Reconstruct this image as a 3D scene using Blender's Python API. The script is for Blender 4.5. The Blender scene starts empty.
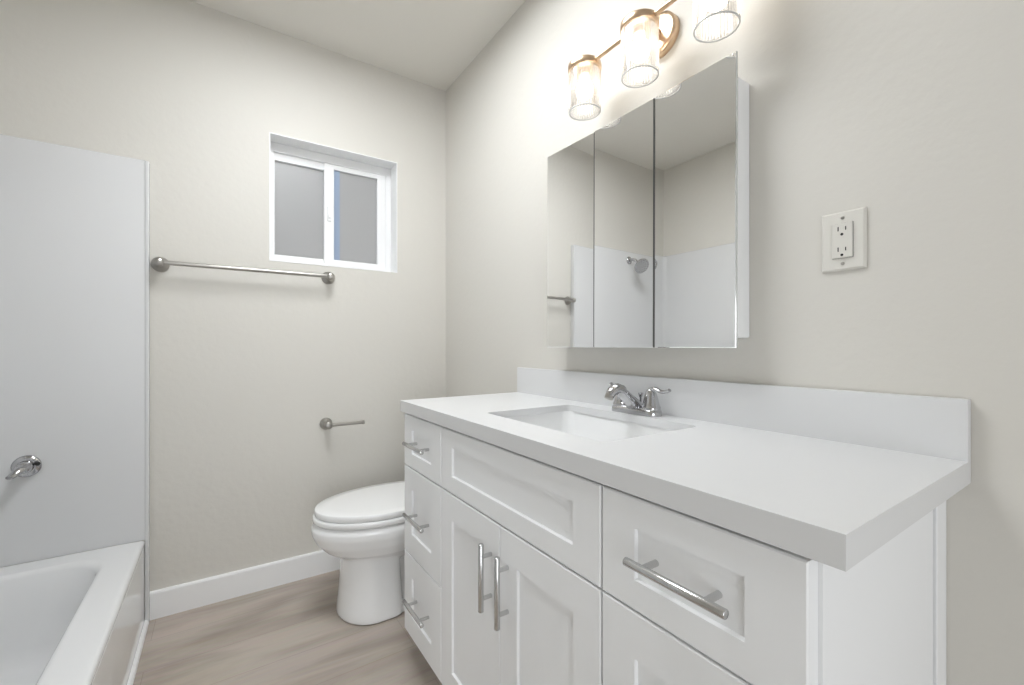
import bpy, bmesh, math
from mathutils import Vector, Matrix
PI = math.pi
sc = bpy.context.scene
C = sc.collection

# ------------------------------------------------------------------ camera
cam_d = bpy.data.cameras.new('camera'); cam = bpy.data.objects.new('camera', cam_d); C.objects.link(cam)
cam.location = (-1.0127, 0.0, 1.0575)
cam.rotation_euler = (PI/2, 0, -math.radians(33.76))
cam_d.sensor_width = 36.0; cam_d.lens = 435.36/1024*36
cam_d.shift_y = 0.0036; cam_d.clip_start = 0.02
sc.camera = cam

# ------------------------------------------------------------------ world, lights, exposure
sc.view_settings.view_transform = 'Standard'; sc.view_settings.look = 'None'
sc.view_settings.gamma = 1.0; sc.view_settings.use_curve_mapping = False
sc.view_settings.exposure = 0.0
sc.cycles.use_denoising = True
sc.cycles.max_bounces = 14; sc.cycles.diffuse_bounces = 8; sc.cycles.transparent_max_bounces = 16
w = bpy.data.worlds.new('daylight'); sc.world = w; w.use_nodes = True
w.node_tree.nodes['Background'].inputs[0].default_value = (0.97, 0.985, 1.0, 1)
w.node_tree.nodes['Background'].inputs[1].default_value = 0.55

def area(name, loc, rot, sx, sy, power, col):
    l = bpy.data.lights.new(name, 'AREA'); l.shape = 'RECTANGLE'; l.size = sx; l.size_y = sy
    l.energy = power; l.color = col
    o = bpy.data.objects.new(name, l); C.objects.link(o); o.location = loc; o.rotation_euler = rot
    return o
# unseen fill light added behind the camera; the added ceiling panel is further down
area('fill_light', (-1.50, -1.7, 0.75), (PI/2, 0, 0), 1.3, 1.4, 24.5, (0.945, 0.975, 1.0))

# ------------------------------------------------------------------ materials
def mat(name, col, rough=0.5, metal=0.0, bump=None, coat=0.0, spec=0.5):
    m = bpy.data.materials.new(name); m.use_nodes = True
    b = m.node_tree.nodes['Principled BSDF']
    b.inputs['Base Color'].default_value = (*col, 1); b.inputs['Roughness'].default_value = rough
    b.inputs['Metallic'].default_value = metal; b.inputs['Coat Weight'].default_value = coat
    b.inputs['Specular IOR Level'].default_value = spec
    if bump:
        sc_, st, dist = bump
        n = m.node_tree.nodes; L = m.node_tree.links
        tc = n.new('ShaderNodeTexCoord'); no = n.new('ShaderNodeTexNoise'); bp = n.new('ShaderNodeBump')
        no.inputs['Scale'].default_value = sc_; no.inputs['Detail'].default_value = 4
        bp.inputs['Strength'].default_value = st; bp.inputs['Distance'].default_value = dist
        L.new(tc.outputs['Object'], no.inputs['Vector']); L.new(no.outputs['Fac'], bp.inputs['Height'])
        L.new(bp.outputs['Normal'], b.inputs['Normal'])
    return m
M_wall = mat('wall_paint', (0.625, 0.607, 0.565), 0.55, bump=(38, 0.25, 0.004), spec=0.35)
M_ceil = mat('ceiling_paint', (0.72, 0.70, 0.655), 0.8, bump=(50, 0.12, 0.003), spec=0.2)
M_trim = mat('trim_white', (0.82, 0.825, 0.83), 0.4)
M_cab = mat('cabinet_white', (0.84, 0.85, 0.862), 0.42)
M_quartz = mat('quartz_white', (0.67, 0.675, 0.682), 0.3)
M_porc = mat('porcelain', (0.83, 0.835, 0.838), 0.12, coat=0.3)
M_basin = mat('basin_porcelain', (0.80, 0.805, 0.808), 0.38)
M_acr = mat('acrylic_white', (0.63, 0.634, 0.64), 0.16)
M_apron = mat('acrylic_gloss', (0.74, 0.745, 0.75), 0.05)
M_gloss = mat('apron_gloss', (0.86, 0.865, 0.87), 0.03, spec=1.0)
M_vinyl = mat('window_vinyl', (0.80, 0.805, 0.81), 0.4)
M_brass = mat('brushed_brass', (0.70, 0.52, 0.36), 0.28, 1.0)
M_nickel = mat('brushed_nickel', (0.43, 0.415, 0.39), 0.28, 1.0)
M_steel = mat('satin_steel', (0.60, 0.60, 0.60), 0.25, 1.0)
M_chrome = mat('chrome', (0.52, 0.52, 0.53), 0.1, 1.0)
M_mirror = mat('mirror_silver', (0.975, 0.98, 0.98), 0.0, 1.0)
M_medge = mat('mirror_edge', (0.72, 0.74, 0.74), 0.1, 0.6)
M_medge_shade = mat('mirror_edge_gap_shade', (0.10, 0.10, 0.095), 0.35)
M_plate = mat('outlet_plastic', (0.66, 0.645, 0.60), 0.35)
M_rim = mat('rim_refraction', (0.62, 0.62, 0.62), 0.15)
M_slot = mat('slot_dark', (0.02, 0.02, 0.02), 0.6)
M_rubber_gap = mat('rubber_and_gap_shade', (0.12, 0.12, 0.12), 0.6)

def node_mat(name):
    m = bpy.data.materials.new(name); m.use_nodes = True
    n = m.node_tree.nodes; n.clear(); out = n.new('ShaderNodeOutputMaterial')
    return m, n, m.node_tree.links, out
# frosted pane: diffuses the daylight outside
def frosted(name, tcol, rcol):
    m, n, L, out = node_mat(name)
    t = n.new('ShaderNodeBsdfTranslucent'); t.inputs['Color'].default_value = (*tcol, 1)
    d = n.new('ShaderNodeBsdfDiffuse'); d.inputs['Color'].default_value = (*rcol, 1)
    g = n.new('ShaderNodeBsdfGlossy'); g.inputs['Roughness'].default_value = 0.35
    a = n.new('ShaderNodeMixShader'); a.inputs[0].default_value = 0.35
    b = n.new('ShaderNodeMixShader'); b.inputs[0].default_value = 0.05
    L.new(t.outputs[0], a.inputs[1]); L.new(d.outputs[0], a.inputs[2])
    L.new(a.outputs[0], b.inputs[1]); L.new(g.outputs[0], b.inputs[2]); L.new(b.outputs[0], out.inputs[0])
    return m
M_pane = frosted('frosted_glass', (0.665, 0.665, 0.668), (0.62, 0.62, 0.62))
M_blue = frosted('pale_blue', (0.56, 0.68, 0.84), (0.60, 0.70, 0.84))  # translucent pale blue for the strip beside the sliding pane
# clear ribbed glass (light passes straight through, edges catch reflections)
m, n, L, out = node_mat('ribbed_glass'); M_glass = m
tr = n.new('ShaderNodeBsdfTransparent'); tr.inputs['Color'].default_value = (0.97, 0.965, 0.955, 1)
gl = n.new('ShaderNodeBsdfGlossy'); gl.inputs['Roughness'].default_value = 0.08
tl = n.new('ShaderNodeBsdfTranslucent'); tl.inputs['Color'].default_value = (0.92, 0.90, 0.88, 1)
lw = n.new('ShaderNodeLayerWeight'); lw.inputs['Blend'].default_value = 0.28
rc_ = n.new('ShaderNodeValToRGB'); rc_.color_ramp.elements[0].color = (0.975, 0.97, 0.96, 1); rc_.color_ramp.elements[1].color = (0.60, 0.58, 0.58, 1)
rc_.color_ramp.elements[0].position = 0.15; rc_.color_ramp.elements[1].position = 0.95
L.new(lw.outputs['Facing'], rc_.inputs['Fac']); L.new(rc_.outputs['Color'], tr.inputs['Color'])
m1 = n.new('ShaderNodeMixShader'); m2 = n.new('ShaderNodeMixShader'); m2.inputs[0].default_value = 0.16
L.new(lw.outputs['Fresnel'], m1.inputs[0]); L.new(tr.outputs[0], m1.inputs[1]); L.new(gl.outputs[0], m1.inputs[2])
L.new(m1.outputs[0], m2.inputs[1]); L.new(tl.outputs[0], m2.inputs[2]); L.new(m2.outputs[0], out.inputs[0])
m, n, L, out = node_mat('bulb_glow'); M_bulb = m
em = n.new('ShaderNodeEmission'); em.inputs['Color'].default_value = (1.0, 0.93, 0.82, 1); em.inputs['Strength'].default_value = 7.5
L.new(em.outputs[0], out.inputs[0])
m, n, L, out = node_mat('fill_glow'); M_fill = m  # emission of the added ceiling fill panel
em = n.new('ShaderNodeEmission'); em.inputs['Color'].default_value = (0.955, 0.98, 1.0, 1); em.inputs['Strength'].default_value = 18.5
L.new(em.outputs[0], out.inputs[0])
# vinyl plank floor, boards run along X
m = bpy.data.materials.new('vinyl_plank'); m.use_nodes = True; M_floor = m
n = m.node_tree.nodes; L = m.node_tree.links; b = n['Principled BSDF']
tc = n.new('ShaderNodeTexCoord')
br = n.new('ShaderNodeTexBrick'); br.inputs['Scale'].default_value = 1.0
br.inputs['Brick Width'].default_value = 1.22; br.inputs['Row Height'].default_value = 0.182
br.inputs['Mortar Size'].default_value = 0.0009; br.inputs['Mortar Smooth'].default_value = 0.3; br.offset = 0.37
br.inputs['Color1'].default_value = (0.94, 0.94, 0.94, 1); br.inputs['Color2'].default_value = (1.05, 1.05, 1.05, 1)
br.inputs['Mortar'].default_value = (0.72, 0.70, 0.68, 1)
mp = n.new('ShaderNodeMapping'); mp.inputs['Scale'].default_value = (1.0, 4.5, 1.0)
no = n.new('ShaderNodeTexNoise'); no.inputs['Scale'].default_value = 1.7; no.inputs['Detail'].default_value = 5; no.inputs['Roughness'].default_value = 0.55; no.inputs['Distortion'].default_value = 0.5
mp2 = n.new('ShaderNodeMapping'); mp2.inputs['Scale'].default_value = (2.0, 45.0, 1.0)
no2 = n.new('ShaderNodeTexNoise'); no2.inputs['Scale'].default_value = 2.0; no2.inputs['Detail'].default_value = 6
cr = n.new('ShaderNodeValToRGB')
cr.color_ramp.elements[0].position = 0.33; cr.color_ramp.elements[0].color = (0.315, 0.267, 0.226, 1)
cr.color_ramp.elements[1].position = 0.60; cr.color_ramp.elements[1].color = (0.465, 0.410, 0.360, 1)
mx = n.new('ShaderNodeMix'); mx.data_type = 'RGBA'; mx.blend_type = 'MULTIPLY'; mx.inputs[0].default_value = 1.0
mx2 = n.new('ShaderNodeMix'); mx2.data_type = 'RGBA'; mx2.blend_type = 'OVERLAY'; mx2.inputs[0].default_value = 0.12
L.new(tc.outputs['Object'], br.inputs['Vector']); L.new(tc.outputs['Object'], mp.inputs['Vector']); L.new(mp.outputs[0], no.inputs['Vector'])
L.new(tc.outputs['Object'], mp2.inputs['Vector']); L.new(mp2.outputs[0], no2.inputs['Vector'])
L.new(no.outputs['Fac'], cr.inputs['Fac']); L.new(cr.outputs['Color'], mx.inputs[6]); L.new(br.outputs['Color'], mx.inputs[7])
L.new(mx.outputs[2], mx2.inputs[6]); L.new(no2.outputs['Color'], mx2.inputs[7]); L.new(mx2.outputs[2], b.inputs['Base Color'])
b.inputs['Roughness'].default_value = 0.42

# ------------------------------------------------------------------ mesh helpers
def obj(name, bm, m, parent=None, smooth=False, bevel=0.0, seg=2, angle=35):
    bmesh.ops.recalc_face_normals(bm, faces=bm.faces)
    me = bpy.data.meshes.new(name); bm.to_mesh(me); bm.free()
    me.materials.append(m)
    o = bpy.data.objects.new(name, me); C.objects.link(o)
    if parent: o.parent = parent
    if bevel:
        md = o.modifiers.new('bevel', 'BEVEL'); md.width = bevel; md.segments = seg
        md.limit_method = 'ANGLE'; md.angle_limit = math.radians(angle); md.harden_normals = False
    if smooth:
        for p in me.polygons: p.use_smooth = True
        try: me.set_sharp_from_angle(angle=math.radians(50))
        except Exception: pass
    return o
def thing(name, label, cat, loc=(0, 0, 0), group=None):
    o = bpy.data.objects.new(name, None); C.objects.link(o); o.location = loc
    o.empty_display_size = 0.05
    o['label'] = label; o['category'] = cat
    if group: o['group'] = group
    return o
def struct(o):
    o['kind'] = 'structure'; return o
def box(bm, x0, x1, y0, y1, z0, z1):
    v = [bm.verts.new((x, y, z)) for x in (x0, x1) for y in (y0, y1) for z in (z0, z1)]
    for f in ((0,1,3,2), (4,6,7,5), (0,4,5,1), (2,3,7,6), (0,2,6,4), (1,5,7,3)):
        bm.faces.new([v[i] for i in f])
def loft(bm, rings, cap0=True, cap1=True, closed=False):
    R = [[bm.verts.new(p) for p in r] for r in rings]
    N = len(R[0]); K = len(R)
    for k in range(K if closed else K-1):
        a, b_ = R[k], R[(k+1) % K]
        for i in range(N):
            j = (i+1) % N
            bm.faces.new((a[i], a[j], b_[j], b_[i]))
    if not closed:
        if cap0: bm.faces.new(R[0])
        if cap1: bm.faces.new(R[-1])
def frame_of(d):
    d = d.normalized(); up = Vector((0, 0, 1)) if abs(d.z) < 0.95 else Vector((0, 1, 0))
    s = d.cross(up).normalized(); return s, s.cross(d).normalized()
def tube(bm, pts, rad, seg=16, flat=1.0):
    pts = [Vector(p) for p in pts]
    if not isinstance(rad, (list, tuple)): rad = [rad]*len(pts)
    rings = []
    for i, p in enumerate(pts):
        d = pts[min(i+1, len(pts)-1)] - pts[max(i-1, 0)]
        s, u = frame_of(d)
        rings.append([p + (s*math.cos(2*PI*k/seg) + u*math.sin(2*PI*k/seg)*flat)*rad[i] for k in range(seg)])
    loft(bm, rings)
def lathe(bm, prof, origin, axis=(0, 0, 1), seg=40, cap0=True, cap1=True, closed=False):
    # prof: (radius, distance along the axis)
    a = Vector(axis).normalized(); s, u = frame_of(a); o = Vector(origin)
    rings = [[o + a*h + (s*math.cos(2*PI*k/seg) + u*math.sin(2*PI*k/seg))*max(r, 1e-4) for k in range(seg)] for r, h in prof]
    loft(bm, rings, cap0, cap1, closed)
def rrect(x0, x1, y0, y1, r, z, n=8):
    pts = []
    for cx, cy, a0 in ((x1-r, y1-r, 0), (x0+r, y1-r, 90), (x0+r, y0+r, 180), (x1-r, y0+r, 270)):
        for k in range(n+1):
            a = math.radians(a0 + 90*k/n); pts.append(Vector((cx+r*math.cos(a), cy+r*math.sin(a), z)))
    return pts
def smoothpath(pts, n=8):
    P = [Vector(p) for p in pts]; out = []
    for i in range(len(P)-1):
        p0, p1, p2, p3 = P[max(i-1,0)], P[i], P[i+1], P[min(i+2,len(P)-1)]
        for k in range(n):
            t = k/n
            out.append(0.5*((2*p1)+(p2-p0)*t+(2*p0-5*p1+4*p2-p3)*t*t+(3*p1-p0-3*p2+p3)*t**3))
    out.append(P[-1]); return out
def interp(vals, n):
    out = []
    for i in range(len(vals)-1):
        for k in range(n): out.append(vals[i]+(vals[i+1]-vals[i])*k/n)
    out.append(vals[-1]); return out

# ------------------------------------------------------------------ room shell
FZ = 0.010                                          # floor level
XL, YB, YF, ZC = -1.99, 2.164, -0.95, 2.440       # left wall, back wall, front wall, ceiling
WX0, WX1, WZ0, WZ1 = -0.838, -0.268, 1.430, 1.990  # window opening
bm = bmesh.new(); box(bm, XL-0.1, 0.1, YF-0.1, YB+0.12, -0.06, FZ); struct(obj('floor', bm, M_floor))
bm = bmesh.new(); box(bm, XL-0.1, 0.1, YF-0.1, YB+0.12, ZC, ZC+0.06); struct(obj('ceiling', bm, M_ceil))
bm = bmesh.new(); box(bm, 0.0, 0.1, YF, YB, 0, ZC); struct(obj('wall_right', bm, M_wall))
bm = bmesh.new(); box(bm, XL-0.1, XL, YF, YB, 0, ZC); struct(obj('wall_left', bm, M_wall))
bm = bmesh.new()                                    # back wall as one skin with the window opening cut in it
xs = [XL-0.1, WX0, WX1, 0.1]; zs = [0, WZ0, WZ1, ZC]
for y in (YB, YB+0.12):
    g = [[bm.verts.new((x, y, z)) for z in zs] for x in xs]
    for i in range(3):
        for j in range(3):
            if (i, j) != (1, 1): bm.faces.new((g[i][j], g[i+1][j], g[i+1][j+1], g[i][j+1]))
bm.verts.ensure_lookup_table()
V = lambda l, i, j: bm.verts[l*16+i*4+j]
for (i, j), (k, l) in (((1,1),(2,1)), ((2,1),(2,2)), ((2,2),(1,2)), ((1,2),(1,1)), ((0,0),(3,0)), ((3,0),(3,3)), ((3,3),(0,3)), ((0,3),(0,0))):
    if (i, j) in ((0,0), (3,0), (3,3), (0,3)): continue
    bm.faces.new((V(0,i,j), V(0,k,l), V(1,k,l), V(1,i,j)))
struct(obj('wall_back', bm, M_wall))
# front wall behind the camera, unseen opening widened to admit the fill light, x -1.75..-0.12
bm = bmesh.new(); box(bm, XL, -1.75, YF-0.1, YF, 0, ZC); box(bm, -0.12, 0.0, YF-0.1, YF, 0, ZC); box(bm, -1.75, -0.12, YF-0.1, YF, 2.25, ZC)
struct(obj('wall_front', bm, M_wall))
bm = bmesh.new(); box(bm, XL, -1.262, 0.53, 0.63, 0, ZC); struct(obj('wall_alcove', bm, M_wall))

def base_profile(bm, x0, x1):                       # board with eased top, along X on the back wall
    pr = [(0, FZ), (0.014, FZ), (0.014, 0.108), (0.0115, 0.1135), (0.007, 0.115), (0, 0.115)]
    loft(bm, [[Vector((x, YB-d, z)) for d, z in pr] for x in (x0, x1)])
bm = bmesh.new(); base_profile(bm, -1.2390, -0.001); struct(obj('baseboard_back', bm, M_trim))
bm = bmesh.new(); box(bm, -0.014, 0.0, 1.49, YB-0.015, 0, 0.115); box(bm, -0.014, 0.0, YF, 0.19, 0, 0.115)
struct(obj('baseboard_right', bm, M_trim, bevel=0.003))
bm = bmesh.new()                                    # quarter round along the foot of the tub
q = [(0, FZ)] + [(0.0125*math.cos(a*PI/12), FZ+0.0145*math.sin(a*PI/12)) for a in range(7)]
loft(bm, [[Vector((-1.2515+d, y, z)) for d, z in q] for y in (0.66, 2.1332)])
struct(obj('trim_1', bm, M_trim, smooth=True))

# ------------------------------------------------------------------ window
win = bpy.data.objects.new('window_1', None); C.objects.link(win); win.location = (0, 0, 0); struct(win)
win['label'] = 'small white sliding window with frosted panes in the back wall'
WY = YB+0.088                                       # face of the vinyl frame
bm = bmesh.new()                                    # painted return of the opening
t = 0.004
for x0, x1, z0, z1 in ((WX0, WX0+t, WZ0, WZ1), (WX1-t, WX1, WZ0, WZ1), (WX0+t, WX1-t, WZ0, WZ0+t), (WX0+t, WX1-t, WZ1-t, WZ1)):
    box(bm, x0, x1, YB-0.002, YB+0.12, z0, z1)
obj('return_lining', bm, M_trim, win)
def rectframe(bm, x0, x1, z0, z1, l, r, bt, tp, y0, y1):
    o_ = [(x0, z0), (x1, z0), (x1, z1), (x0, z1)]; i_ = [(x0+l, z0+bt), (x1-r, z0+bt), (x1-r, z1-tp), (x0+l, z1-tp)]
    loft(bm, [[Vector((x, y, z)) for x, z in p] for p, y in ((o_, y0), (i_, y0), (i_, y1), (o_, y1))], closed=True)
a, b_, c_, d_ = WX0+t, WX1-t, WZ0+t, WZ1-t
bm = bmesh.new(); rectframe(bm, a, b_, c_, d_, 0.020, 0.026, 0.026, 0.040, WY, WY+0.05)
obj('frame', bm, M_vinyl, win, bevel=0.002)
gl_l, gl_r = -0.808, -0.5986
bm = bmesh.new(); rectframe(bm, a+0.020, -0.575, c_+0.026, d_-0.040, gl_l-a-0.020, 0.020, 0.019, 0.034, WY+0.012, WY+0.04)
fx = obj('fixed_sash', bm, M_vinyl, win, bevel=0.0015)
bm = bmesh.new(); box(bm, gl_l-0.004, gl_r+0.005, WY+0.027, WY+0.032, c_+0.04, d_-0.07); obj('pane', bm, M_pane, fx)
bm = bmesh.new(); rectframe(bm, -0.5975, b_-0.026, c_+0.026, d_-0.040, 0.045, 0.0435, 0.021, 0.024, WY+0.004, WY+0.030)
sl = obj('sliding_sash', bm, M_vinyl, win, bevel=0.002)
bm = bmesh.new(); box(bm, -0.556, -0.333, WY+0.018, WY+0.023, c_+0.043, d_-0.06); obj('pane', bm, M_pane, sl)
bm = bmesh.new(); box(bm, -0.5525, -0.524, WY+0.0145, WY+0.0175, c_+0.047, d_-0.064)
fl = obj('blue_strip', bm, M_blue, sl); fl['label'] = 'pale blue strip beside the sliding pane'
bm = bmesh.new(); box(bm, -0.585, -0.567, WY-0.006, WY+0.004, 1.665, 1.735); box(bm, -0.582, -0.570, WY-0.014, WY-0.006, 1.68, 1.70)
obj('latch', bm, M_vinyl, sl, bevel=0.002)

# ------------------------------------------------------------------ tub alcove
sur = thing('shower_surround', 'tall glossy white shower wall surround around the tub', 'shower surround', (-1.6, 2.1, 0.33))
SZ0, SZ1 = 0.3262, 1.761
sur_in = []                                         # inner face: from the back panel's free edge round both corners
r = 0.035; xi, yi0, yi1 = -1.966, 0.655, 2.136
sur_in.append((-1.252, yi1))
for k in range(9):
    aa = math.radians(90+90*k/8); sur_in.append((xi+r+r*math.cos(aa), yi1-r+r*math.sin(aa)))
for k in range(9):
    aa = math.radians(180+90*k/8); sur_in.append((xi+r+r*math.cos(aa), yi0+r+r*math.sin(aa)))
sur_in.append((-1.252, yi0))
sur_out = [(max(XL+0.001, x-0.022) if x < -1.5 else x, min(YB-0.001, y+0.027) if y > 2.0 else (max(0.631, y-0.023) if y < 0.8 else y)) for x, y in sur_in]
bm = bmesh.new()
rings = []
for (x, y), (X, Y) in zip(sur_in, sur_out):
    e = 0.006
    ex, ey = x+(X-x)*0.25, y+(Y-y)*0.25
    rings.append([Vector((x, y, SZ0)), Vector((x, y, SZ1-e)), Vector((ex, ey, SZ1)), Vector((X, Y, SZ1)), Vector((X, Y, SZ0))])
loft(bm, rings)
o = obj('wall_panel', bm, M_acr, smooth=True); o.parent = sur; o.matrix_parent_inverse = Matrix.Translation(-sur.location)
bm = bmesh.new()                                    # rounded nosing down the free edge
nose = [(-1.2515, YB-0.001), (-1.2392, YB-0.001), (-1.2392, 2.1385), (-1.2402, 2.1352), (-1.2425, 2.1335), (-1.246, 2.133), (-1.2515, 2.1335)]
loft(bm, [[Vector((x, y, z)) for x, y in nose] for z in (FZ+0.0005, SZ1-0.004)])
o = obj('edge_nosing', bm, M_acr, bevel=0.0015); o.parent = sur; o.matrix_parent_inverse = Matrix.Translation(-sur.location)

tub = thing('bathtub', 'white alcove bathtub with a broad flat rim and glossy apron', 'bathtub', (-1.6, 1.4, 0))
T = Matrix.Translation(-tub.location)
ZR = 0.326
bm = bmesh.new()
def R(x0, x1, y0, y1, r_, z): return rrect(x0, x1, y0, y1, r_, z, 10)
rings = [R(-1.9645, -1.258, 0.6565, 2.1345, 0.004, FZ+0.001), R(-1.9645, -1.258, 0.6565, 2.1345, 0.004, ZR-0.03), R(-1.9645, -1.2525, 0.6565, 2.1345, 0.004, ZR-0.024),
         R(-1.9645, -1.2515, 0.6565, 2.1345, 0.004, ZR-0.008), R(-1.9645, -1.2545, 0.6565, 2.1345, 0.005, ZR-0.002), R(-1.964, -1.262, 0.657, 2.134, 0.006, ZR),
         R(-1.958, -1.272, 0.668, 2.128, 0.014, ZR), R(-1.922, -1.331, 0.738, 2.059, 0.10, ZR), R(-1.915, -1.338, 0.745, 2.052, 0.11, ZR), R(-1.908, -1.345, 0.753, 2.044, 0.115, ZR-0.003), R(-1.902, -1.352, 0.76, 2.037, 0.12, ZR-0.013),
         R(-1.890, -1.366, 0.80, 2.022, 0.12, 0.20), R(-1.872, -1.385, 0.87, 2.00, 0.13, 0.10), R(-1.855, -1.405, 0.90, 1.985, 0.13, 0.068),
         R(-1.82, -1.44, 0.96, 1.95, 0.12, 0.052), R(-1.70, -1.55, 1.1, 1.8, 0.06, 0.047)]
loft(bm, rings)
o = obj('tub_shell', bm, M_apron, tub, smooth=True); o.matrix_parent_inverse = T
bm = bmesh.new(); box(bm, -1.2575, -1.2522, 0.66, 2.1330, FZ+0.001, ZR-0.0235)
o = obj('apron', bm, M_gloss, tub, bevel=0.001); o.matrix_parent_inverse = T; o['label'] = 'mirror-glossy white front apron'
bm = bmesh.new(); lathe(bm, [(0.035, 0), (0.035, 0.003), (0.028, 0.005), (0.0, 0.004)], (-1.62, 1.86, 0.0515), seg=24)
o = obj('drain', bm, M_chrome, tub, smooth=True); o.matrix_parent_inverse = T

val = thing('shower_valve', 'chrome lever valve with a round plate low on the white surround', 'shower valve', (-1.559, 2.1355, 0.652))
bm = bmesh.new(); lathe(bm, [(0.0365, 0.0), (0.0365, 0.003), (0.034, 0.006), (0.027, 0.010), (0.022, 0.011)], (0, 0, 0), (0, -1, 0), 40)
obj('escutcheon', bm, M_chrome, val, smooth=True)
bm = bmesh.new(); lathe(bm, [(0.021, 0.010), (0.0205, 0.025), (0.018, 0.036), (0.013, 0.042), (0.0, 0.044)], (0, 0, 0), (0, -1, 0), 32)
tube(bm, smoothpath([(0.006, -0.024, 0.006), (-0.004, -0.048, -0.002), (-0.012, -0.066, -0.012), (-0.019, -0.080, -0.018)], 6), interp([0.017, 0.0155, 0.012, 0.010], 6), 14, 0.75)
obj('lever_handle', bm, M_chrome, val, smooth=True)
bm = bmesh.new(); tube(bm, [(0.024, -0.006, 0.008), (0.032, -0.022, 0.008)], [0.0075, 0.0065], 12)
o = obj('stop_button', bm, M_slot, val, smooth=True); o['label'] = 'small black stop button'

sh = thing('shower_fixture', 'round chrome shower head high on the surround, seen in the mirror', 'shower head', (-1.655, 2.1355, 1.697))
bm = bmesh.new(); lathe(bm, [(0.028, 0.0), (0.027, 0.004), (0.018, 0.010), (0.012, 0.012)], (0, 0, 0), (0, -1, 0), 28)
obj('wall_flange', bm, M_chrome, sh, smooth=True)
bm = bmesh.new(); tube(bm, smoothpath([(0, -0.008, 0), (0, -0.035, 0.0), (0, -0.060, -0.012), (0, -0.085, -0.036)], 6), 0.0105, 14)
obj('arm', bm, M_chrome, sh, smooth=True)
bm = bmesh.new(); ax = Vector((0.22, -0.80, -0.52)).normalized()
lathe(bm, [(0.012, -0.012), (0.018, 0.0), (0.017, 0.012), (0.030, 0.022), (0.052, 0.036), (0.056, 0.046), (0.053, 0.052), (0.0, 0.053)], (0, -0.085, -0.036), ax, 36)
hd = obj('spray_head', bm, M_chrome, sh, smooth=True)
bm = bmesh.new(); s, u = frame_of(ax)
for rr, cnt in ((0.012, 6), (0.028, 12), (0.043, 18)):
    for k in range(cnt):
        p = Vector((0, -0.085, -0.036)) + ax*0.0525 + (s*math.cos(2*PI*k/cnt) + u*math.sin(2*PI*k/cnt))*rr
        lathe(bm, [(0.0028, 0), (0.0022, 0.0025)], p, ax, 8)
obj('nozzle_field', bm, M_rubber_gap, hd)

# ------------------------------------------------------------------ towel bar and paper holder on the back wall
tb = thing('towel_bar', 'long brushed nickel towel bar below the window', 'towel bar', (-0.903, YB-0.0005, 1.375))
tube_y = -0.058
bm = bmesh.new(); tube(bm, [(-0.305, tube_y, 0), (0.305, tube_y, 0)], 0.0085, 18); obj('bar', bm, M_nickel, tb, smooth=True)
for sx in (-0.305, 0.305):
    bm = bmesh.new(); lathe(bm, [(0.029, 0.0), (0.029, 0.006), (0.026, 0.011), (0.017, 0.016), (0.013, 0.026), (0.0135, 0.045), (0.0155, 0.052), (0.0155, 0.066), (0.012, 0.070), (0, 0.071)], (sx, 0, 0), (0, -1, 0), 36)
    obj('mounting_post', bm, M_nickel, tb, smooth=True)
tp = thing('toilet_paper_holder', 'empty brushed nickel toilet paper holder above the toilet', 'paper holder', (-0.607, YB-0.0005, 0.698))
bm = bmesh.new(); lathe(bm, [(0.0275, 0.0), (0.0275, 0.006), (0.025, 0.011), (0.017, 0.016), (0.013, 0.026), (0.0135, 0.045), (0.0165, 0.052), (0.0165, 0.066), (0.012, 0.071), (0, 0.072)], (0, 0, 0), (0, -1, 0), 36)
obj('mounting_post', bm, M_nickel, tp, smooth=True)
bm = bmesh.new(); tube(bm, [(0.0, -0.059, 0), (0.148, -0.059, 0), (0.1485, -0.059, 0), (0.158, -0.059, 0), (0.159, -0.059, 0)], [0.0075, 0.0075, 0.0095, 0.0095, 0.0085], 18)
obj('roll_arm', bm, M_nickel, tp, smooth=True)

# ------------------------------------------------------------------ toilet
toi = thing('toilet', 'white elongated toilet with closed lid between vanity and back wall', 'toilet', (-0.36, 1.79, 0))
T = Matrix.Translation(-toi.location)
TY = 1.79
def egg(xf, xb, wd, z, xc, nb=2.8, N=56, nf=2.0):
    pts = []
    for k in range(N):
        a = 2*PI*k/N; cx, sy = math.cos(a), math.sin(a)
        n_ = nf if cx > 0 else nb
        X = math.copysign(abs(cx)**(2/n_), cx); Y = math.copysign(abs(sy)**(2/n_), sy)
        x = xc + (xf-xc)*X if cx > 0 else xc - (xb-xc)*X
        pts.append(Vector((x, TY+wd*Y, z)))
    return pts
bm = bmesh.new()
loft(bm, [egg(-0.637, -0.410, 0.148, FZ+0.001, -0.51, 6), egg(-0.635, -0.411, 0.145, 0.035, -0.52, 8), egg(-0.626, -0.415, 0.135, 0.12, -0.51, 8), egg(-0.622, -0.42, 0.126, 0.22, -0.51, 8), egg(-0.625, -0.42, 0.120, 0.30, -0.51, 8)])
loft(bm, [egg(-0.50, -0.10, 0.146, FZ+0.001, -0.35, 6), egg(-0.50, -0.10, 0.143, 0.034, -0.35, 6), egg(-0.50, -0.12, 0.088, 0.046, -0.35, 6), egg(-0.50, -0.12, 0.080, 0.10, -0.35, 6), egg(-0.50, -0.12, 0.080, 0.31, -0.35, 6)])
loft(bm, [egg(-0.590, -0.26, 0.108, 0.222, -0.43), egg(-0.632, -0.25, 0.130, 0.242, -0.43), egg(-0.680, -0.24, 0.160, 0.270, -0.43), egg(-0.712, -0.23, 0.178, 0.305, -0.43),
          egg(-0.727, -0.22, 0.187, 0.340, -0.43), egg(-0.729, -0.22, 0.188, 0.364, -0.43), egg(-0.714, -0.22, 0.180, 0.380, -0.43), egg(-0.69, -0.24, 0.165, 0.383, -0.43)])
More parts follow.
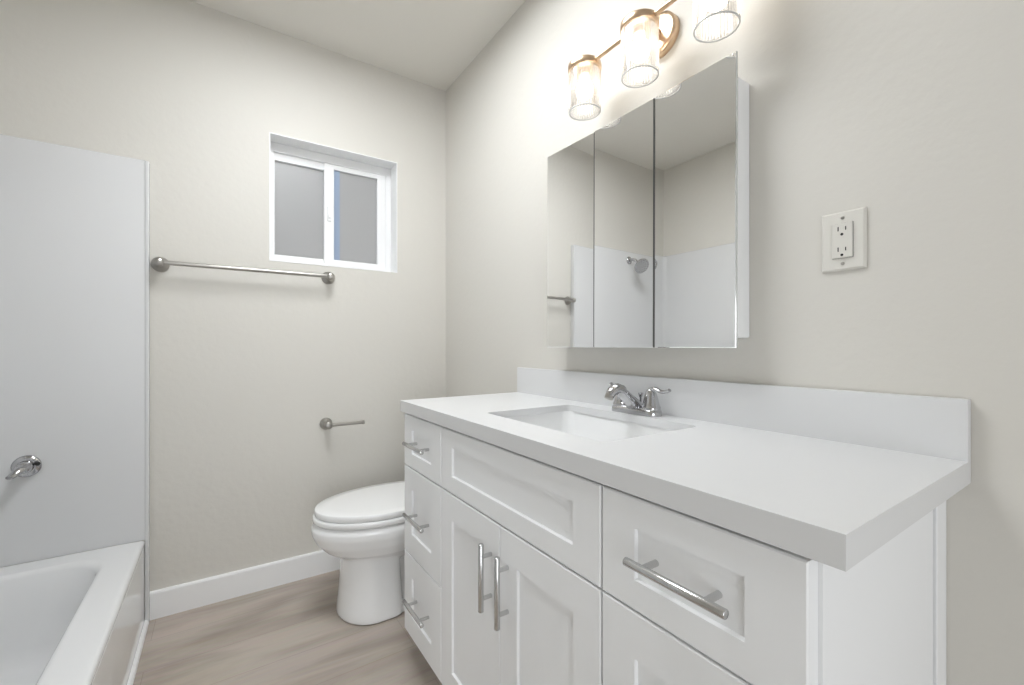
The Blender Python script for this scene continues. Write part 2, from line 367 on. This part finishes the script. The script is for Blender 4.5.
loft(bm, [egg(-0.36, -0.03, 0.10, 0.26, -0.2, 6, nf=4), egg(-0.36, -0.03, 0.14, 0.34, -0.2, 6, nf=4), egg(-0.36, -0.03, 0.16, 0.383, -0.2, 6, nf=4)])
o = obj('bowl', bm, M_porc, toi); o.matrix_parent_inverse = T
md = o.modifiers.new('remesh', 'REMESH'); md.mode = 'VOXEL'; md.voxel_size = 0.005; md.use_smooth_shade = True
md = o.modifiers.new('smooth', 'SMOOTH'); md.iterations = 6; md.factor = 0.5
def slab(z0, z1, xf, xb, wd, dome=0.0):
    e = min(0.0035, (z1-z0)*0.4); bm = bmesh.new()
    rr = [egg(xf+e, xb-e, wd-e, z0, -0.44), egg(xf, xb, wd, z0+e, -0.44), egg(xf, xb, wd, z1-e, -0.44), egg(xf+e*0.4, xb-e*0.4, wd-e*0.4, z1-e*0.35, -0.44), egg(xf+e, xb-e, wd-e, z1, -0.44)]
    if dome:
        for f_ in (0.8, 0.55, 0.25): rr.append(egg(-0.44+(xf+0.44)*f_, -0.44+(xb+0.44)*f_, wd*f_, z1+dome*(1-f_*f_), -0.44))
    loft(bm, rr); return bm
o = obj('seat', slab(0.3850, 0.4068, -0.7235, -0.215, 0.1855), M_porc, toi, smooth=True); o.matrix_parent_inverse = T
o = obj('lid', slab(0.4086, 0.4335, -0.717, -0.205, 0.183, 0.006), M_porc, toi, smooth=True); o.matrix_parent_inverse = T
bm = bmesh.new()
loft(bm, [rrect(-0.185, -0.02, TY-0.185, TY+0.185, 0.03, 0.385), rrect(-0.195, -0.012, TY-0.20, TY+0.20, 0.035, 0.45), rrect(-0.20, -0.012, TY-0.21, TY+0.21, 0.035, 0.70)])
o = obj('tank', bm, M_porc, toi, smooth=True); o.matrix_parent_inverse = T
bm = bmesh.new()
loft(bm, [rrect(-0.207, -0.008, TY-0.218, TY+0.218, 0.035, 0.701), rrect(-0.208, -0.008, TY-0.219, TY+0.219, 0.036, 0.722), rrect(-0.203, -0.012, TY-0.214, TY+0.214, 0.034, 0.728)])
o = obj('tank_lid', bm, M_porc, toi, smooth=True); o.matrix_parent_inverse = T
bm = bmesh.new(); lathe(bm, [(0.012, 0), (0.012, 0.01), (0.008, 0.018)], (-0.2, TY+0.15, 0.65), (-1, 0, 0), 16); tube(bm, [(-0.214, TY+0.15, 0.65), (-0.216, TY+0.09, 0.643)], [0.006, 0.007], 10)
o = obj('flush_lever', bm, M_chrome, toi, smooth=True); o.matrix_parent_inverse = T

# ------------------------------------------------------------------ vanity
van = thing('bathroom_vanity', 'white shaker bathroom vanity cabinet with bar pulls along the right wall', 'vanity', (-0.25, 0.83, 0))
T = Matrix.Translation(-van.location)
def vpart(name, bm, m, parent=van, **k):
    o = obj(name, bm, m, **k); o.parent = parent
    o.matrix_parent_inverse = T if parent is van else Matrix()
    return o
CY0, CY1 = 0.2060, 1.4400; XF = -0.492; CT = 0.8352; TK = 0.0975
bm = bmesh.new()
def side(y0, y1, xb_):
    pr = [(xb_, FZ+0.001), (-0.41, FZ+0.001), (-0.41, TK), (-0.468, TK), (-0.468, CT), (xb_, CT)]
    loft(bm, [[Vector((x, y, z)) for x, z in pr] for y in (y0, y1)])
side(CY0, CY0+0.018, -0.0600); side(CY1-0.018, CY1, -0.002)
box(bm, -0.468, -0.452, CY0+0.018, CY1-0.018, TK, CT)            # face frame behind the fronts
box(bm, -0.452, -0.002, CY0+0.018, CY1-0.018, TK, TK+0.018)
vpart('carcass', bm, M_cab)
bm = bmesh.new(); box(bm, -0.0555, -0.001, CY0-0.004, CY0+0.020, FZ+0.001, CT); vpart('scribe_strip', bm, M_cab, bevel=0.0015)
bm = bmesh.new(); box(bm, -0.426, -0.4105, CY0+0.019, CY1-0.019, FZ+0.001, TK-0.001); vpart('toe_kick', bm, M_cab)
def shaker(y0, y1, z0, z1, st, rl, dp=0.006):
    bm = bmesh.new(); xb_ = XF+0.0235
    rc = lambda a, b_, c_, d_, x: [Vector((x, a, c_)), Vector((x, b_, c_)), Vector((x, b_, d_)), Vector((x, a, d_))]
    s2, r2 = st+0.002, rl+0.002
    e = 0.002
    loft(bm, [rc(y0, y1, z0, z1, xb_), rc(y0, y1, z0, z1, XF+e), rc(y0+e, y1-e, z0+e, z1-e, XF),
              rc(y0+st, y1-st, z0+rl, z1-rl, XF), rc(y0+s2, y1-s2, z0+r2, z1-r2, XF+dp)])
    return bm
def pull(cy, cz, vertical, parent, half=0.077, sp=0.048):
    bm = bmesh.new(); xb_ = XF-0.028
    d = Vector((0, 0, 1)) if vertical else Vector((0, 1, 0)); c = Vector((xb_, cy, cz))
    lathe(bm, [(0.0055, -half), (0.0062, -half+0.0008), (0.0062, half-0.0008), (0.0055, half)], c, d, 18)
    x_end = XF-0.0005 if vertical else XF+0.0055
    for s_ in (-1, 1):
        p = c + d*sp*s_; tube(bm, [p, (x_end, p.y, p.z)], 0.0048, 14)
    o = vpart('handle', bm, M_steel, parent, smooth=True); o['label'] = 'satin steel bar pull'
g = 0.0017
D1, D2 = 1.143, 0.515
zt, z1_, z2_, z3_ = 0.8275, 0.6555, 0.3670, TK
for y0, y1 in ((D1+g, CY1), (0.2104, D2-g)):
    cy = (y0+y1)/2
    for za, zb, rl in ((z1_+g, zt, 0.046), (z2_+g, z1_-g, 0.070), (z3_, z2_-g, 0.070)):
        d = vpart('drawer', shaker(y0, y1, za, zb, 0.068, rl), M_cab)
        pull(cy, (za+zb)/2, False, d)
d = vpart('false_front', shaker(D2+g, D1-g, z1_+g, zt, 0.068, 0.046), M_cab)
mid = (D1+D2)/2
d = vpart('door', shaker(mid+0.001, D1-g, z3_, z1_-g, 0.067, 0.070), M_cab); pull(mid+0.036, 0.5285, True, d)
d = vpart('door', shaker(D2+g, mid-0.001, z3_, z1_-g, 0.067, 0.070), M_cab); pull(mid-0.034, 0.5265, True, d)

# countertop with undermount cut-out
top = thing('vanity_countertop', 'white quartz vanity countertop with a low backsplash', 'countertop', (-0.25, 0.83, 0.8356))
T = Matrix.Translation(-top.location)
KX0, KX1, KY0, KY1, KZ = -0.5016, -0.001, 0.1735, 1.4533, 0.872
HX0, HX1, HY0, HY1, HR = -0.399, -0.092, 0.597, 1.052, 0.018
bm = bmesh.new()
rc = lambda x0, x1, y0, y1, z: [bm.verts.new((x, y, z)) for x, y in ((x0, y0), (x1, y0), (x1, y1), (x0, y1))]
oT = rc(KX0, KX1, KY0, KY1, KZ); oB = rc(KX0, KX1, KY0, KY1, KZ-0.0366)
iB = rc(KX0+0.02, KX1-0.0005, KY0+0.02, KY1-0.02, KZ-0.0366); iU = rc(KX0+0.02, KX1-0.0005, KY0+0.02, KY1-0.02, KZ-0.02)
hT = [bm.verts.new(p) for p in rrect(HX0, HX1, HY0, HY1, HR, KZ)]; hB = [bm.verts.new(p) for p in rrect(HX0, HX1, HY0, HY1, HR, KZ-0.02)]
def bridge(a, b_):
    for i in range(len(a)):
        j = (i+1) % len(a); bm.faces.new((a[i], a[j], b_[j], b_[i]))
bridge(oT, oB); bridge(oB, iB); bridge(iB, iU); bridge(hT, hB)
def fill(a, b_):
    es = []
    for lp in (a, b_):
        for i in range(len(lp)):
            v0, v1 = lp[i], lp[(i+1) % len(lp)]
            es.append(bm.edges.get((v0, v1)) or bm.edges.new((v0, v1)))
    bmesh.ops.triangle_fill(bm, use_beauty=True, use_dissolve=False, edges=es)
fill(oT, hT); fill(iU, hB)
o = obj('slab', bm, M_quartz, top, bevel=0.0018); o.matrix_parent_inverse = T
bm = bmesh.new(); box(bm, -0.0165, -0.001, KY0, KY1, KZ-0.001, 0.9716); o = obj('backsplash', bm, M_quartz, top, bevel=0.0008); o.matrix_parent_inverse = T

sk = thing('sink_basin', 'white rectangular undermount sink set in the countertop', 'sink', (-0.245, 0.823, 0.70))
T = Matrix.Translation(-sk.location)
bm = bmesh.new(); zb_ = KZ-0.0205
def H(o_, z, r_): return rrect(HX0-o_, HX1+o_, HY0-o_, HY1+o_, r_, z)
loft(bm, [H(0.02, zb_-0.012, 0.04), H(0.02, zb_, 0.04), H(0.004, zb_, 0.032), H(0.003, zb_-0.004, 0.032), H(-0.002, zb_-0.05, 0.035), H(-0.012, zb_-0.09, 0.045), H(-0.03, zb_-0.115, 0.05),
          H(-0.06, zb_-0.126, 0.05), H(-0.13, zb_-0.131, 0.02), H(-0.13, zb_-0.139, 0.02), H(-0.055, zb_-0.135, 0.05), H(-0.02, zb_-0.12, 0.05), H(0.0, zb_-0.09, 0.045), H(0.010, zb_-0.05, 0.04), H(0.012, zb_-0.012, 0.035)], closed=False, cap0=False, cap1=False)
bm.verts.ensure_lookup_table()
N_ = 36
for i in range(N_):                                  # close the bottom of flange to outer shell, and the basin floor
    j = (i+1) % N_
    bm.faces.new((bm.verts[14*N_+i], bm.verts[14*N_+j], bm.verts[j], bm.verts[i]))
floor_ring = [bm.verts[8*N_+i] for i in range(N_)]; bm.faces.new(floor_ring)
o = obj('basin', bm, M_basin, sk, smooth=True); o.matrix_parent_inverse = T
bm = bmesh.new(); lathe(bm, [(0.024, 0), (0.024, 0.003), (0.018, 0.004), (0.0, 0.003)], ((HX0+HX1)/2, (HY0+HY1)/2, zb_-0.1308), seg=24)
o = obj('drain', bm, M_chrome, sk, smooth=True); o.matrix_parent_inverse = T

# faucet
fa = thing('faucet', 'chrome two-handle centerset faucet behind the sink', 'faucet', (-0.056, 0.813, KZ+0.0003))
bm = bmesh.new()
def stad(hx, hy, z): return rrect(-hx, hx, -hy, hy, hx*0.96, z)
loft(bm, [stad(0.027, 0.079, 0), stad(0.027, 0.079, 0.008), stad(0.0255, 0.0775, 0.014), stad(0.021, 0.073, 0.018), stad(0.016, 0.068, 0.0195)])
obj('base_plate', bm, M_chrome, fa, smooth=True)
bm = bmesh.new()
pts = smoothpath([(0.004, 0, 0.010), (-0.010, 0, 0.024), (-0.034, 0, 0.043), (-0.060, 0, 0.062), (-0.078, 0, 0.069), (-0.093, 0, 0.065), (-0.104, 0, 0.053)], 6)
tube(bm, pts, interp([0.023, 0.021, 0.0175, 0.016, 0.0155, 0.0145, 0.0125], 6), 20, 0.92)
sp = obj('spout', bm, M_chrome, fa, smooth=True)
bm = bmesh.new(); lathe(bm, [(0.0118, -0.006), (0.0118, 0.007), (0.009, 0.008)], pts[-1], (-0.45, 0, -0.9), 20)
o = obj('aerator', bm, M_nickel, sp, smooth=True)
for s_ in (-1, 1):
    bm = bmesh.new(); y = 0.051*s_
    lathe(bm, [(0.0245, 0.016), (0.0250, 0.022), (0.0235, 0.025), (0.0220, 0.028), (0.0185, 0.045), (0.0145, 0.060), (0.0115, 0.068), (0.006, 0.073), (0, 0.074)], (0, y, 0), (0, 0, 1), 28)
    hb = obj('handle', bm, M_chrome, fa, smooth=True)
    bm = bmesh.new()
    tube(bm, smoothpath([(0.0, y-0.004*s_, 0.066), (-0.003, y+0.014*s_, 0.072), (-0.004+0.006*(s_+1), y+0.034*s_, 0.067), (-0.005+0.011*(s_+1), y+0.052*s_, 0.068), (-0.005+0.013*(s_+1), y+0.062*s_, 0.073)], 6), interp([0.009, 0.0085, 0.007, 0.0065, 0.0062], 6), 14, 0.7)
    obj('lever', bm, M_chrome, hb, smooth=True)
bm = bmesh.new(); lathe(bm, [(0.0028, 0.015), (0.0028, 0.042), (0.0045, 0.044), (0.0068, 0.053), (0.0068, 0.055), (0, 0.056)], (0.020, 0, 0), (0, 0, 1), 16)
obj('lift_rod', bm, M_chrome, fa, smooth=True)

# ------------------------------------------------------------------ medicine cabinet
mc = thing('medicine_cabinet', 'white medicine cabinet with three frameless mirror doors above the vanity', 'medicine cabinet', (-0.0005, 0.85, 1.36))
T = Matrix.Translation(-mc.location)
bm = bmesh.new(); box(bm, -0.062, -0.001, 0.528, 1.172, 1.0765, 1.662); o = obj('body', bm, M_cab, mc, bevel=0.004); o.matrix_parent_inverse = T
ye = [1.1786, 0.9600, 0.7410, 0.5225]; MZ0, MZ1 = 1.0540, 1.7090
for k in range(3):
    ya, yb_ = ye[k+1]+(0.0018 if k < 2 else 0), ye[k]-(0.0018 if k > 0 else 0)
    wd = yb_-ya; hgt = MZ1-MZ0; th = 0.006; bv = 0.0015
    bm = bmesh.new()
    rc2 = lambda i_, x: [Vector((x, i_, i_)), Vector((x, wd-i_, i_)), Vector((x, wd-i_, hgt-i_)), Vector((x, i_, hgt-i_))]
    loft(bm, [rc2(0, th), rc2(0, 0.0012), rc2(bv, 0.0)])
    bm.faces.ensure_lookup_table()
    for f in bm.faces:
        ys = [v.co.y for v in f.verts]
        f.material_index = 1 if max(ys)-min(ys) < 0.002 or min(v.co.x for v in f.verts) > 0.004 else 0
    o = obj('mirror_door', bm, M_mirror); o.data.materials.append(M_medge_shade if k < 2 else M_medge)  # edges at the door gaps are coloured dark to paint their shade
    o.parent = mc; o.matrix_parent_inverse = T
    rot = math.radians((2.6, 0.8, 0.0)[k])
    # hung on its edge nearer the doorway, a touch ajar; every door leans back slightly
    o.matrix_basis = Matrix.Translation((-0.0712, ya, MZ0)) @ Matrix.Rotation(rot, 4, 'Z') @ Matrix.Rotation(math.radians(0.18), 4, 'Y')

# ------------------------------------------------------------------ vanity light
ZS = 1.884; XS = -0.115
vl = thing('vanity_light', 'brass three-light wall fixture with ribbed glass shades above the mirror', 'wall light', (-0.0005, 0.750, ZS))
PY, PZ = 0.019, 0.026
bm = bmesh.new(); lathe(bm, [(0.056, 0), (0.056, 0.018), (0.054, 0.0205), (0.045, 0.0225), (0.0, 0.0235)], (0, PY, PZ), (-1, 0, 0), 48)
obj('backplate', bm, M_brass, vl, smooth=True)
bm = bmesh.new(); tube(bm, [(-0.020, PY, PZ), (-0.050, PY*0.9, PZ*0.95), (-0.085, PY*0.4, PZ*0.5), (XS, 0, 0)], [0.014, 0.010, 0.009, 0.009], 20)
obj('arm', bm, M_brass, vl, smooth=True)
bm = bmesh.new(); tube(bm, [(XS, -0.212, 0), (XS, 0.208, 0)], 0.0062, 16); obj('crossbar', bm, M_brass, vl, smooth=True)
NF = 40
for yy in (0.204, 0.0, -0.209):
    bm = bmesh.new(); lathe(bm, [(0.0, -0.024), (0.016, -0.024), (0.017, -0.013), (0.0475, -0.0125), (0.0490, -0.0105), (0.0490, 0.0055), (0.0475, 0.0075), (0.0, 0.008)], (XS, yy, 0), (0, 0, 1), 48)
    cp = obj('shade_cap', bm, M_brass, vl, smooth=True)
    bm = bmesh.new()
    def fl_(rad, z, amp):
        n_ = NF*6
        return [Vector((XS+(rad+amp*math.cos(NF*2*PI*k/n_))*math.cos(2*PI*k/n_), yy+(rad+amp*math.cos(NF*2*PI*k/n_))*math.sin(2*PI*k/n_), z)) for k in range(n_)]
    loft(bm, [fl_(0.0460, -0.0090, 0.0013), fl_(0.0460, -0.1310, 0.0013), fl_(0.0432, -0.1310, 0.0), fl_(0.0432, -0.0090, 0.0)], closed=True)
    gs = obj('glass_shade', bm, M_glass, vl, smooth=True)
    bm = bmesh.new(); lathe(bm, [(0.0468, -0.1312), (0.0472, -0.1325), (0.0465, -0.134), (0.0440, -0.134), (0.0432, -0.1325), (0.0436, -0.1312)], (XS, yy, 0), (0, 0, 1), 64, closed=True)
    obj('shade_rim', bm, M_rim, gs, smooth=True)  # opaque grey colour imitates refraction in the glass rim
    bm = bmesh.new(); lathe(bm, [(0.012, -0.025), (0.014, -0.038), (0.022, -0.052), (0.026, -0.067), (0.022, -0.082), (0.012, -0.090), (0.0, -0.092)], (XS, yy, 0), (0, 0, 1), 24)
    obj('bulb', bm, M_bulb, vl, smooth=True)

# ------------------------------------------------------------------ ceiling fill panel, added out of view to brighten the room
cl = thing('ceiling_fill_panel', 'added unseen fill panel on the ceiling over the vanity', 'added fill panel', (-0.73, 1.16, ZC))
bm = bmesh.new(); o_ = [(-0.265, -0.425), (0.265, -0.425), (0.265, 0.425), (-0.265, 0.425)]; i_ = [(x*0.955, y*0.96) for x, y in o_]
loft(bm, [[Vector((x, y, z)) for x, y in p] for p, z in ((o_, -0.001), (o_, -0.024), (i_, -0.024), (i_, -0.001))], closed=True)
obj('frame', bm, M_trim, cl, bevel=0.002)
bm = bmesh.new(); loft(bm, [[Vector((x, y, z)) for x, y in i_] for z in (-0.012, -0.020)]); obj('fill_face', bm, M_fill, cl)

# ------------------------------------------------------------------ outlet
ou = thing('electrical_outlet', 'off-white double electrical outlet on the wall right of the mirror', 'outlet', (-0.0005, 0.347, 1.263))
bm = bmesh.new()
rr = lambda hy, hz, x: [Vector((x, -hy, -hz)), Vector((x, hy, -hz)), Vector((x, hy, hz)), Vector((x, -hy, hz))]
loft(bm, [rr(0.0365, 0.0575, 0), rr(0.0365, 0.0575, -0.0025), rr(0.033, 0.054, -0.006)])
obj('cover_plate', bm, M_plate, ou)
bm = bmesh.new(); loft(bm, [rr(0.0168, 0.0335, -0.0058), rr(0.0168, 0.0335, -0.0085), rr(0.0160, 0.0327, -0.0095)])
dv = obj('receptacle', bm, M_plate, ou)
bm = bmesh.new()
loft(bm, [rr(0.0174, 0.0341, -0.0055), rr(0.0174, 0.0341, -0.0063)])
obj('seam_shade', bm, M_rubber_gap, ou)  # dark sheet paints the shaded gap round the receptacle
for zc in (0.0195, -0.0205):
    for yy, hh in ((0.0062, 0.0042), (-0.0062, 0.0035)):
        bm = bmesh.new(); box(bm, -0.0098, -0.0092, yy-0.0009, yy+0.0009, zc+0.0035-hh, zc+0.0035+hh); obj('slot', bm, M_slot, dv)
    bm = bmesh.new(); lathe(bm, [(0.0026, 0), (0.0026, 0.0006)], (-0.0092, 0.0, zc-0.0075), (-1, 0, 0), 12); obj('ground_hole', bm, M_slot, dv)
for zz in (0.0445, -0.0445):
    bm = bmesh.new(); lathe(bm, [(0.0033, 0), (0.0031, 0.001), (0.0015, 0.0015)], (-0.0058, 0, zz), (-1, 0, 0), 14)
    obj('screw', bm, M_nickel, ou, smooth=True)
